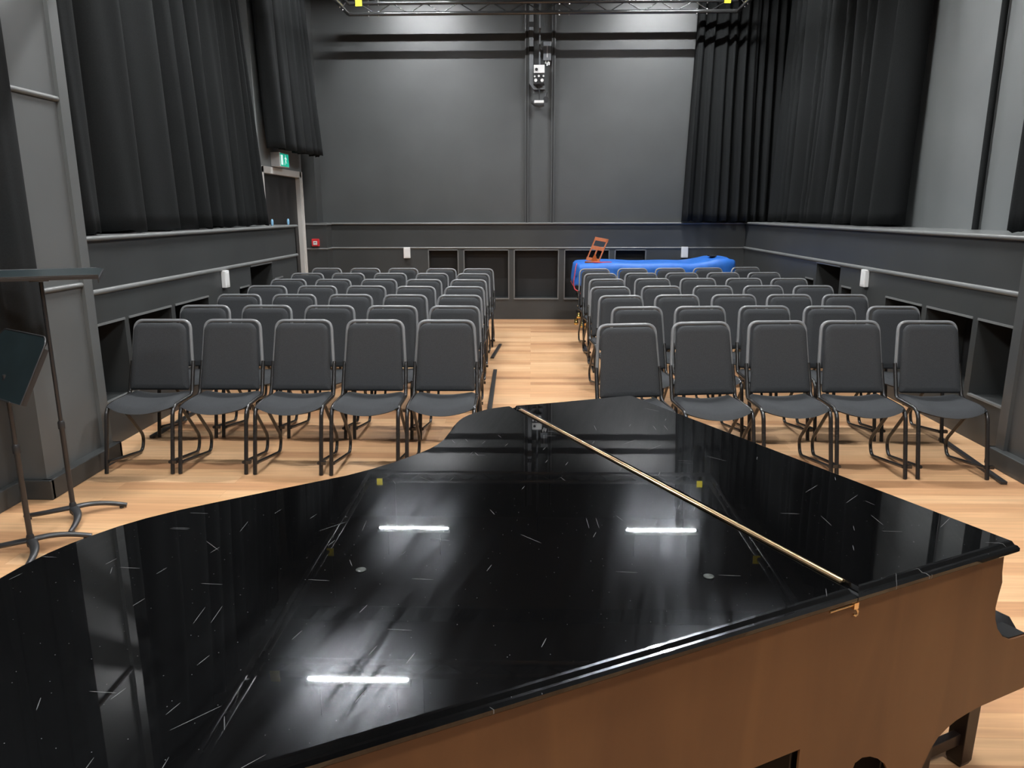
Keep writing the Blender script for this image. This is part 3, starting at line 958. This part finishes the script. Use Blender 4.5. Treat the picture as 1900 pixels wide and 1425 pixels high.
# black arm on the far side, key bed, key slip, closed fallboard
pr_arm = [(0.5, 0.969), (0.5, 0.60)] + [(a, z) for a, z in prof[23:-1]] + [(0.008, 0.969)]
side_panel(1.40, 1.452, pr_arm).build('arm', 'piano_black', piano)
MB().box(-0.5, 0.150, 0.046, 1.40, 0.60, 0.645).build('key_bed', 'piano_black', piano)
MB().box(0.128, 0.148, 0.046, 1.40, 0.645, 0.672).build('key_slip', 'piano_black', piano)
mb = MB()
for k in range(52):
    t0 = 0.105 + k * 0.0235
    mb.box(-0.02, 0.127, t0 + 0.0006, t0 + 0.0229, 0.655, 0.678)
mb.build('white_keys', 'ivory', piano)
mb = MB()
for k in range(51):
    if k % 7 in (1, 4): continue
    t0 = 0.105 + (k + 1) * 0.0235
    mb.box(-0.02, 0.075, t0 - 0.0055, t0 + 0.0055, 0.678, 0.689)
mb.build('black_keys', 'piano_black', piano)
MB().box(-0.045, -0.015, 0.046, 1.40, 0.66, 0.83).build('fallboard', 'piano_black', piano)
# legs: twin near leg, far leg, tail leg; each with brass caster
def caster(parent, s, t):
    mb = MB().lathe([(0.020, 0.085), (0.022, 0.095), (0.022, 0.12)], 14, (-s, t, 0)).tube([(-s - 0.010, t, 0.038), (-s + 0.010, t, 0.038)], 0.036, 16)
    mb.box(-s - 0.016, -s - 0.012, t - 0.012, t + 0.012, 0.03, 0.09).box(-s + 0.012, -s + 0.016, t - 0.012, t + 0.012, 0.03, 0.09)
    mb.build('caster', 'brass', parent)
def leg(s0, s1, t0, t1, ztop, mat='piano_satin'):
    mb = MB()
    cs, ct = (s0 + s1) / 2, (t0 + t1) / 2
    hs, ht = abs(s1 - s0) / 2, abs(t1 - t0) / 2
    rows = []
    for z, k in ((0.12, 0.62), (0.14, 0.66), (0.30, 0.9), (ztop - 0.02, 1.0), (ztop, 1.0)):
        rows.append([S(cs - hs * k, ct - ht * k, z), S(cs + hs * k, ct - ht * k, z), S(cs + hs * k, ct + ht * k, z), S(cs - hs * k, ct + ht * k, z)])
    mb.grid(rows, False, True)
    mb.add(rows[0], [(0, 1, 2, 3)]); mb.add(rows[-1], [(0, 1, 2, 3)])
    o = mb.build('leg', mat, piano, bevel=0.004)
    caster(o, cs, ct)
    return o
leg(0.435, 0.578, 0.048, 0.18, 0.66)
leg(0.203, 0.297, 0.048, 0.18, 0.60)
leg(0.30, 0.45, 1.22, 1.37, 0.66)
leg(1.62, 1.75, 0.40, 0.53, 0.66)
# pedal lyre
ly = MB().box(-0.42, -0.38, 0.60, 0.64, 0.13, 0.62).box(-0.42, -0.38, 0.83, 0.87, 0.13, 0.62).box(-0.46, -0.34, 0.58, 0.89, 0.08, 0.14).build('pedal_lyre', 'piano_black', piano, bevel=0.006)
for t in (0.66, 0.735, 0.81):
    MB().box(-0.34, -0.22, t - 0.014, t + 0.014, 0.085, 0.097).build('pedal', 'brass', ly, bevel=0.004)
# brass lid hook on the brown side
mb = MB().tube([S(0.545, 0.020, 0.956), S(0.482, 0.020, 0.9565)], 0.0026, 8).box(-0.486, -0.474, 0.014, 0.026, 0.949, 0.962)
mb.tube([S(0.478, 0.017, 0.950), S(0.474, 0.015, 0.943), S(0.475, 0.015, 0.936), S(0.480, 0.015, 0.934), S(0.484, 0.016, 0.938)], 0.0022, 8)
mb.build('lid_hook', 'brass', piano)

# ------------------------------------------------------------------ piano bench (keeps the piano's angle)
bench = thing('piano_bench', 'black tufted piano bench pushed under the keyboard', 'bench', (1.067, 1.526, 0), PA)
bs0, bs1, bt0, bt1 = -0.635, -0.25, 0.30, 1.10
rows = []
nu, nv = 30, 16
def bench_pt(u, v):
    x = bs0 + (bs1 - bs0) * u; y = bt0 + (bt1 - bt0) * v
    e = min(1, min(u, 1 - u) * 7, min(v, 1 - v) * 14); e = math.sqrt(max(0, 1 - (1 - e) ** 2))
    d = 1.0
    for a in (0.25, 0.5, 0.75):
        for b in (0.17, 0.39, 0.61, 0.83):
            q = ((u - a) * 0.35) ** 2 + ((v - b) * 0.78) ** 2
            d -= 0.55 * math.exp(-q / 0.0012)
    return S(x, y, 0.436 + 0.068 * e * (0.45 + 0.55 * d))
mb = MB().grid([[bench_pt(i / nv, j / nu) for j in range(nu + 1)] for i in range(nv + 1)])
mb.box(-bs1, -bs0, bt0, bt1, 0.40, 0.433)
mb.build('cushion', 'bench_leather', bench)
MB().box(-bs1 + 0.01, -bs0 - 0.01, bt0 + 0.01, bt1 - 0.01, 0.345, 0.402).build('apron', 'bench_wood', bench, bevel=0.003)
lp = {}
for s_ in (bs0 + 0.09, bs1 - 0.045):
    for t_ in (0.350, bt1 - 0.030):
        s2 = -0.505 if s_ < -0.4 else s_
        a = []
        for z, h in ((0.0, 0.021), (0.015, 0.026), (0.40, 0.030)):
            a.append([S(s2 - h, t_ - h, z), S(s2 + h, t_ - h, z), S(s2 + h, t_ + h, z), S(s2 - h, t_ + h, z)])
        m_ = MB().grid(a, False, True); m_.add(a[0], [(0, 1, 2, 3)]); m_.add(a[-1], [(0, 1, 2, 3)])
        m_.build('leg', 'bench_wood', bench, bevel=0.002)
for t_ in (0.350, bt1 - 0.030):
    MB().box(0.30, 0.50, t_ - 0.012, t_ + 0.012, 0.075, 0.115).build('stretcher', 'bench_wood', bench, bevel=0.002)

# ------------------------------------------------------------------ covered instrument at the back
inst = thing('covered_keyboard', 'black wheeled keyboard instrument with brass fittings under the blue cover', 'instrument', (0, 0, 0))
MB().box(0.70, 2.86, 10.86, 11.66, 0.66, 0.93).build('case', 'piano_satin', inst, bevel=0.01)
for (x, y) in ((0.80, 10.90), (0.80, 11.55), (2.78, 10.90), (2.78, 11.55)):
    lg = MB().box(x - 0.05, x + 0.05, y - 0.05, y + 0.05, 0.10, 0.67).build('leg', 'piano_satin', inst, bevel=0.006)
    mb = MB().lathe([(0.03, 0.07), (0.036, 0.09), (0.036, 0.11)], 14, (x, y, 0)).tube([(x - 0.014, y, 0.036), (x + 0.014, y, 0.036)], 0.036, 14)
    mb.build('caster', 'gold', lg)
fr = MB().box(0.705, 0.725, 10.88, 11.6, 0.16, 0.20).box(0.705, 0.725, 10.88, 11.6, 0.42, 0.46).build('end_frame', 'piano_satin', inst)
mb = MB()
for z in (0.36, 0.46, 0.56):
    mb.lathe([(0.0, -0.014), (0.012, -0.01), (0.014, 0), (0.012, 0.01), (0.0, 0.014)], 12, (0.690, 10.88, z))
mb.build('end_screw', 'chrome', inst)
for (x, y, z0, z1) in ((0.700, 10.82, 0.18, 0.26), (0.665, 10.86, 0.08, 0.17), (0.745, 10.80, 0.05, 0.13), (0.73, 10.95, 0.28, 0.31)):
    MB().lathe([(0.022, z0), (0.030, z0 + 0.008), (0.030, (z0 + z1) / 2), (0.022, (z0 + z1) / 2 + 0.005), (0.030, z1 - 0.01), (0.024, z1)], 14, (x, y, 0)).build('brass_fitting', 'gold', inst)

# cover: draped grid following the case, hem at the sides, lumps at the far end
def cover():
    x0, x1, y0, y1 = 0.655, 2.925, 10.78, 11.74
    rng = random.Random(4)
    rows = []
    nx, ny = 70, 30
    def zt(x, y):
        z = 0.962 + 0.006 * math.sin(7 * x) + 0.005 * math.sin(9 * y + 3 * x)
        k = max(0.0, (x - 2.25) / 0.65)
        z += 0.085 * min(1, k * 1.6) ** 1.3 * (0.85 + 0.15 * math.sin(9 * y)) - 0.05 * max(0, k - 0.85)
        return z
    # profile across: hem front -> up -> top -> down -> hem back
    for i in range(nx + 1):
        u = i / nx
        x = x0 + (x1 - x0) * u
        ein = 0.0
        row = []
        endk = min(1.0, u * 26, (1 - u) * 9); rr = math.sqrt(max(0, 1 - (1 - endk) ** 2))
        yc = (y0 + y1) / 2
        for j in range(ny + 1):
            v = j / ny
            if v < 0.3:
                q = v / 0.3
                y = y0 - 0.012 * math.sin(3.0 + 11 * x) * (1 - q) - 0.010 * math.sin(31 * x + 6 * q) * (1 - q)
                z = 0.655 + (zt(x, y0) - 0.022 - 0.655) * q
                y += 0.03 * max(0, q - 0.88) / 0.12 * 0.6
            elif v > 0.7:
                q = (1 - v) / 0.3
                y = y1 + 0.012 * math.sin(11 * x) * (1 - q)
                z = 0.655 + (zt(x, y1) - 0.022 - 0.655) * q
            else:
                q = (v - 0.3) / 0.4
                y = y0 + 0.03 + (y1 - y0 - 0.06) * q
                z = zt(x, y)
            y = yc + (y - yc) * (0.80 + 0.20 * rr)
            if z > 0.93: z -= 0.03 * (1 - rr)
            row.append((x, y, z))
        rows.append(row)
    # end skirts
    def skirt(row, dx):
        out = []
        for f in (0.35, 0.7, 1.0):
            out.append([(x + dx * math.sin(f * PI / 2) * (1.0 if z > 0.9 else 0.6), y, z - (z - 0.64) * f * (0.98 if z > 0.7 else 1.0)) for x, y, z in row])
        return out
    l = skirt(rows[0], -0.03); r = skirt(rows[-1], 0.015)
    rows = l[::-1] + rows + r
    mb = MB().grid(rows)
    o = mb.build('padded_cover', 'blue_cloth')
    sd = o.modifiers.new('thick', 'SOLIDIFY'); sd.thickness = 0.008; sd.offset = 1
    tag(o, 'blue padded cover with red piping draped over the instrument at the back', 'cover')
    mb = MB().tube([(x - 0.004, y, z) for x, y, z in rows[0]][2:-2], 0.008, 8)
    edge = [(x0 - 0.034, 10.80, 0.64), (x0 - 0.040, 10.79, 0.72), (x0 - 0.026, 10.79, 0.82), (x0 - 0.01, 10.80, 0.93), (x0 + 0.005, 10.86, 0.965)]
    mb.tube(edge, 0.007, 8)
    mb.tube(fillet([(x0 - 0.034, 10.80, 0.645), (x0 - 0.02, 10.78, 0.60), (x0 + 0.03, 10.78, 0.58), (x0 + 0.06, 10.79, 0.54)], 0.02, 4), 0.008, 8)
    mb.build('red_piping', 'red_trim', o)
    mb = MB().box(2.60, 2.70, 11.05, 11.20, 1.055, 1.068)
    mb.build('strap', 'dark_in', o)
    return o
cover()

# orange wooden folding music desk on the cover
fd = thing('folding_music_desk', 'orange wooden folding music desk standing on the blue cover', 'music desk', (0.90, 11.0, 0.973), math.radians(-14))
lean = Matrix.Translation((0, 0, 0.03)) @ Matrix.Rotation(math.radians(10), 4, 'Y') @ Matrix.Rotation(math.radians(-15), 4, 'X')
fw = 0.088
def bar(a, b, wd, th, name):
    a, b = Vector(a), Vector(b)
    d = (b - a).normalized(); n = Vector((0, 1, 0)); sx = d.cross(n).normalized()
    P = []
    for p in (a, b):
        for u, v in ((-1, -1), (1, -1), (1, 1), (-1, 1)):
            P.append(p + sx * u * wd / 2 + n * v * th / 2)
    MB().add(P, [(0, 1, 2, 3), (7, 6, 5, 4), (0, 4, 5, 1), (1, 5, 6, 2), (2, 6, 7, 3), (3, 7, 4, 0)]).xf(lean).build(name, 'orange_wood', fd, bevel=0.002)
sh = 0.055
bar((-fw, 0, 0), (-fw + sh, 0, 0.33), 0.020, 0.014, 'side_rail')
bar((fw, 0, 0), (fw + sh, 0, 0.33), 0.020, 0.014, 'side_rail')
bar((-fw + sh - 0.012, 0, 0.318), (fw + sh + 0.012, 0, 0.318), 0.050, 0.014, 'top_rail')
bar((-fw + 0.03, 0, 0.185), (fw + 0.035, 0, 0.185), 0.055, 0.013, 'cross_rail')
bar((0.0, 0, 0.01), (0.03, 0, 0.18), 0.022, 0.012, 'centre_slat')
bar((-fw - 0.01, 0, 0.01), (fw + 0.01, 0, 0.01), 0.050, 0.016, 'bottom_rail')
MB().box(-0.105, 0.115, -0.075, 0.010, -0.002, 0.016).build('ledge', 'orange_wood', fd, bevel=0.003)
MB().add([(-0.03, -0.01, 0.02), (0.07, -0.01, 0.02), (0.03, 0.0, 0.13), (-0.03, 0.012, 0.02), (0.07, 0.012, 0.02), (0.03, 0.012, 0.13)], [(0, 1, 2), (5, 4, 3), (0, 3, 4, 1), (1, 4, 5, 2), (2, 5, 3, 0)]).build('prop', 'orange_wood', fd)
o = MB().box(-0.13, 0.13, -0.05, 0.05, 0, 0.010).build('red_booklet', 'red_trim', None, bevel=0.002)
o.location = (1.03, 10.92, 0.976); o.rotation_euler = (0, 0, 0.25)
tag(o, 'thin red booklet lying on the blue cover by the orange desk', 'booklet')

# ------------------------------------------------------------------ far wall fixtures
for x, lb in ((-0.072, 'black vertical wall track, on the exit door side of the hoist'), (0.328, 'black vertical wall track, on the blue cover side of the hoist')):
    t = thing('wall_track', lb, 'wall track', (x, YBW, 1.53), 0, 'vertical wall tracks')
    MB().box(-0.028, 0.028, -0.045, 0.0, 0, 3.7).build('channel', 'wall', t, bevel=0.003)
    MB().box(-0.009, 0.009, -0.050, -0.040, 0, 3.7).build('slot', 'dark_in', t)
tr = thing('cable_trunking', 'grey J shaped cable trunking beside the hoist on the far wall', 'trunking', (0, YBW, 0))
pts = [(-0.037, 5.2), (-0.037, 3.575), (0.027, 3.49), (0.20, 3.49), (0.20, 3.545), (0.055, 3.545), (0.022, 3.60), (0.022, 5.2)]
n = len(pts)
MB().add([(x, -0.06, z) for x, z in pts] + [(x, 0.0, z) for x, z in pts], [tuple(range(n)), tuple(range(2 * n - 1, n - 1, -1))] + [(i, (i + 1) % n, n + (i + 1) % n, n + i) for i in range(n)]).build('duct', 'grey_box', tr, bevel=0.004)
for z in (4.06, 4.40):
    MB().box(-0.045, 0.03, -0.066, 0.0, z - 0.035, z + 0.035).build('joint_cover', 'dark_in', tr)
hs = thing('chain_hoist', 'small chain hoist with white plate hanging on the far wall', 'hoist', (0.115, YBW, 3.60))
MB().box(-0.008, 0.014, -0.10, -0.08, 0.22, 1.7).build('hanging_bar', 'grey_box', hs)
MB().box(-0.085, 0.075, -0.20, -0.066, 0.10, 0.215).build('label_plate', 'white', hs, bevel=0.006)
MB().lathe([(0.022, 0), (0.022, 0.006)], 14, (0, 0, 0)).xf(Matrix.Translation((-0.045, -0.203, 0.150)) @ Matrix.Rotation(PI / 2, 4, 'X')).build('knob', 'dark_in', hs)
MB().box(-0.09, 0.075, -0.19, -0.066, -0.055, 0.095).build('motor_body', 'black_metal', hs, bevel=0.012)
mb = MB()
for dx, dz, r in ((-0.055, 0.0, 0.024), (0.04, 0.0, 0.024), (-0.01, 0.06, 0.016), (0.06, 0.06, 0.014), (-0.07, 0.055, 0.013)):
    mb.tube([(dx, -0.20, dz), (dx, -0.185, dz)], r, 12)
mb.build('bolt', 'white', hs)
MB().tube([(0.0, -0.12, -0.05), (0.0, -0.12, -0.27)], 0.008, 8).build('chain', 'black_metal', hs)
MB().box(-0.075, 0.07, -0.16, -0.08, -0.315, -0.275).build('hook_bar', 'white', hs, bevel=0.006)
mb = MB().tube([(-0.10, -0.12, -0.28), (-0.11, -0.12, -0.31), (-0.07, -0.12, -0.34), (0.0, -0.12, -0.36), (0.07, -0.12, -0.34)], 0.016, 8).tube([(0.10, -0.15, -0.26), (0.10, -0.09, -0.26)], 0.042, 14).tube([(0.10, -0.12, -0.21), (0.115, -0.12, -0.16)], 0.010, 8)
mb.build('hook_clamp', 'black_metal', hs, bevel=0.002)
cb = thing('control_box', 'grey slim control box on the far wall above the hoist', 'control box', (0.23, YBW, 3.96))
MB().box(-0.058, 0.058, -0.07, 0, -0.06, 0.20).build('housing', 'grey_box', cb, bevel=0.004)
MB().box(-0.005, 0.005, -0.074, -0.066, -0.02, 0.14).build('cable', 'white', cb)
mb = MB()
for dx, dz in ((-0.02, -0.08), (0.02, -0.07), (0.0, -0.11), (0.03, -0.1)):
    mb.tube([(dx, -0.035, dz - 0.02), (dx, -0.035, dz + 0.02)], 0.012, 8)
mb.build('cable_gland', 'white', cb)

# ------------------------------------------------------------------ lighting truss (ladder trusses in a rectangle, hung from the ceiling)
ZLO, ZHI = 4.425, 4.565
TX0, TX1, TYB = -2.60, 2.88, 11.4
def truss(label, p0, p1, step=0.235, tags=()):
    p0, p1 = Vector((*p0, 0)), Vector((*p1, 0))
    d = (p1 - p0); L = d.length; d.normalize()
    t = thing('lighting_truss', label, 'truss', (0, 0, 0), 0, 'black ladder trusses under the ceiling')
    for z in (ZLO, ZHI):
        MB().tube([p0 + Vector((0, 0, z)), p1 + Vector((0, 0, z))], 0.0275, 14).build('chord', 'truss', t)
    n = int(L / (2 * step))
    a0 = (L - n * 2 * step) / 2
    for k in range(n):
        a = a0 + k * 2 * step
        for q0, q1 in (((a + 0.03), (a + step - 0.03)), ((a + step + 0.03), (a + 2 * step - 0.03))):
            up = q0 < a + step * 0.5
            za, zb = (ZHI - 0.02, ZLO + 0.02) if up else (ZLO + 0.02, ZHI - 0.02)
            MB().tube([p0 + d * q0 + Vector((0, 0, za)), p0 + d * q1 + Vector((0, 0, zb))], 0.0075, 8).build('diagonal', 'truss', t)
    return t, p0, d, L
def bolts(t, p0, d, at):
    for q in at:
        mb = MB()
        for e in (-0.07, 0.07):
            for z in (ZLO, ZHI):
                c = p0 + d * (q + e)
                for dz in (0.028, -0.030):
                    mb.lathe([(0.0, -0.011), (0.012, -0.008), (0.013, 0.004), (0.006, 0.011)], 10, (c.x, c.y, z + dz))
        mb.build('coupler_bolt', 'chrome', t)
t1, p0, d, L = truss('black ladder truss across the far wall', (TX0, TYB), (TX1, TYB))
bolts(t1, p0, d, [0.36, 3.05, 4.98])
t2, p0, d, L = truss('black ladder truss running along the door side', (TX0, TYB - 0.03), (TX0, -1.0))
bolts(t2, p0, d, [0.4, 4.0, 7.5])
t3, p0, d, L = truss('black ladder truss running along the side opposite the door', (TX1, TYB - 0.03), (TX1, -1.0))
bolts(t3, p0, d, [0.4, 4.0, 7.5])
t4, p0, d, L = truss('black ladder truss crossing the middle of the room', (TX0 + 0.03, 6.2), (TX1 - 0.03, 6.2))
bolts(t4, p0, d, [0.36, 3.05, 4.98])
for tt, (x, y) in ((t1, (-2.44, TYB - 0.03)), (t1, (2.72, TYB - 0.03)), (t2, (TX0 + 0.03, 8.8)), (t3, (TX1 - 0.03, 8.7)), (t4, (-2.4, 6.17))):
    MB().box(x - 0.045, x + 0.045, y - 0.006, y + 0.006, ZHI - 0.045, ZHI + 0.06).build('load_tag', 'yellow', tt)
for tt, pts in ((t1, [(-2.2, TYB), (0.13, TYB), (2.5, TYB)]), (t2, [(TX0, 9), (TX0, 4), (TX0, 0)]), (t3, [(TX1, 9), (TX1, 4), (TX1, 0)]), (t4, [(-1.0, 6.2), (1.3, 6.2)])):
    for x, y in pts:
        MB().tube([(x, y, ZHI), (x, y, ZC - 0.003)], 0.005, 6).build('suspension_wire', 'black_metal', tt)

# ------------------------------------------------------------------ linear luminaires
LZ = 5.0
for y, wd in ((10.55, 'over the last rows'), (6.77, 'over the middle rows'), (2.9, 'over the piano'), (-1.0, 'behind the photographer')):
    for x, sd in ((-1.77, 'on the exit door side'), (1.99, 'on the blue cover side')):
        t = thing('linear_luminaire', 'lit linear luminaire %s, %s' % (wd, sd), 'light', (x, y, LZ), 0, 'linear luminaires')
        MB().box(-0.55, 0.55, -0.04, 0.04, 0.014, 0.07).box(-0.55, 0.55, -0.024, -0.0205, 0.0062, 0.014).box(-0.55, 0.55, 0.0205, 0.024, 0.0062, 0.014).build('housing', 'black_metal', t)
        MB().box(-0.52, 0.52, -0.020, 0.020, 0.0122, 0.0138).build('diffuser', 'lamp', t)
        for dx in (-0.4, 0.4):
            MB().tube([(dx, 0, 0.07), (dx, 0, ZC - LZ - 0.003)], 0.004, 6).build('suspension_wire', 'black_metal', t)
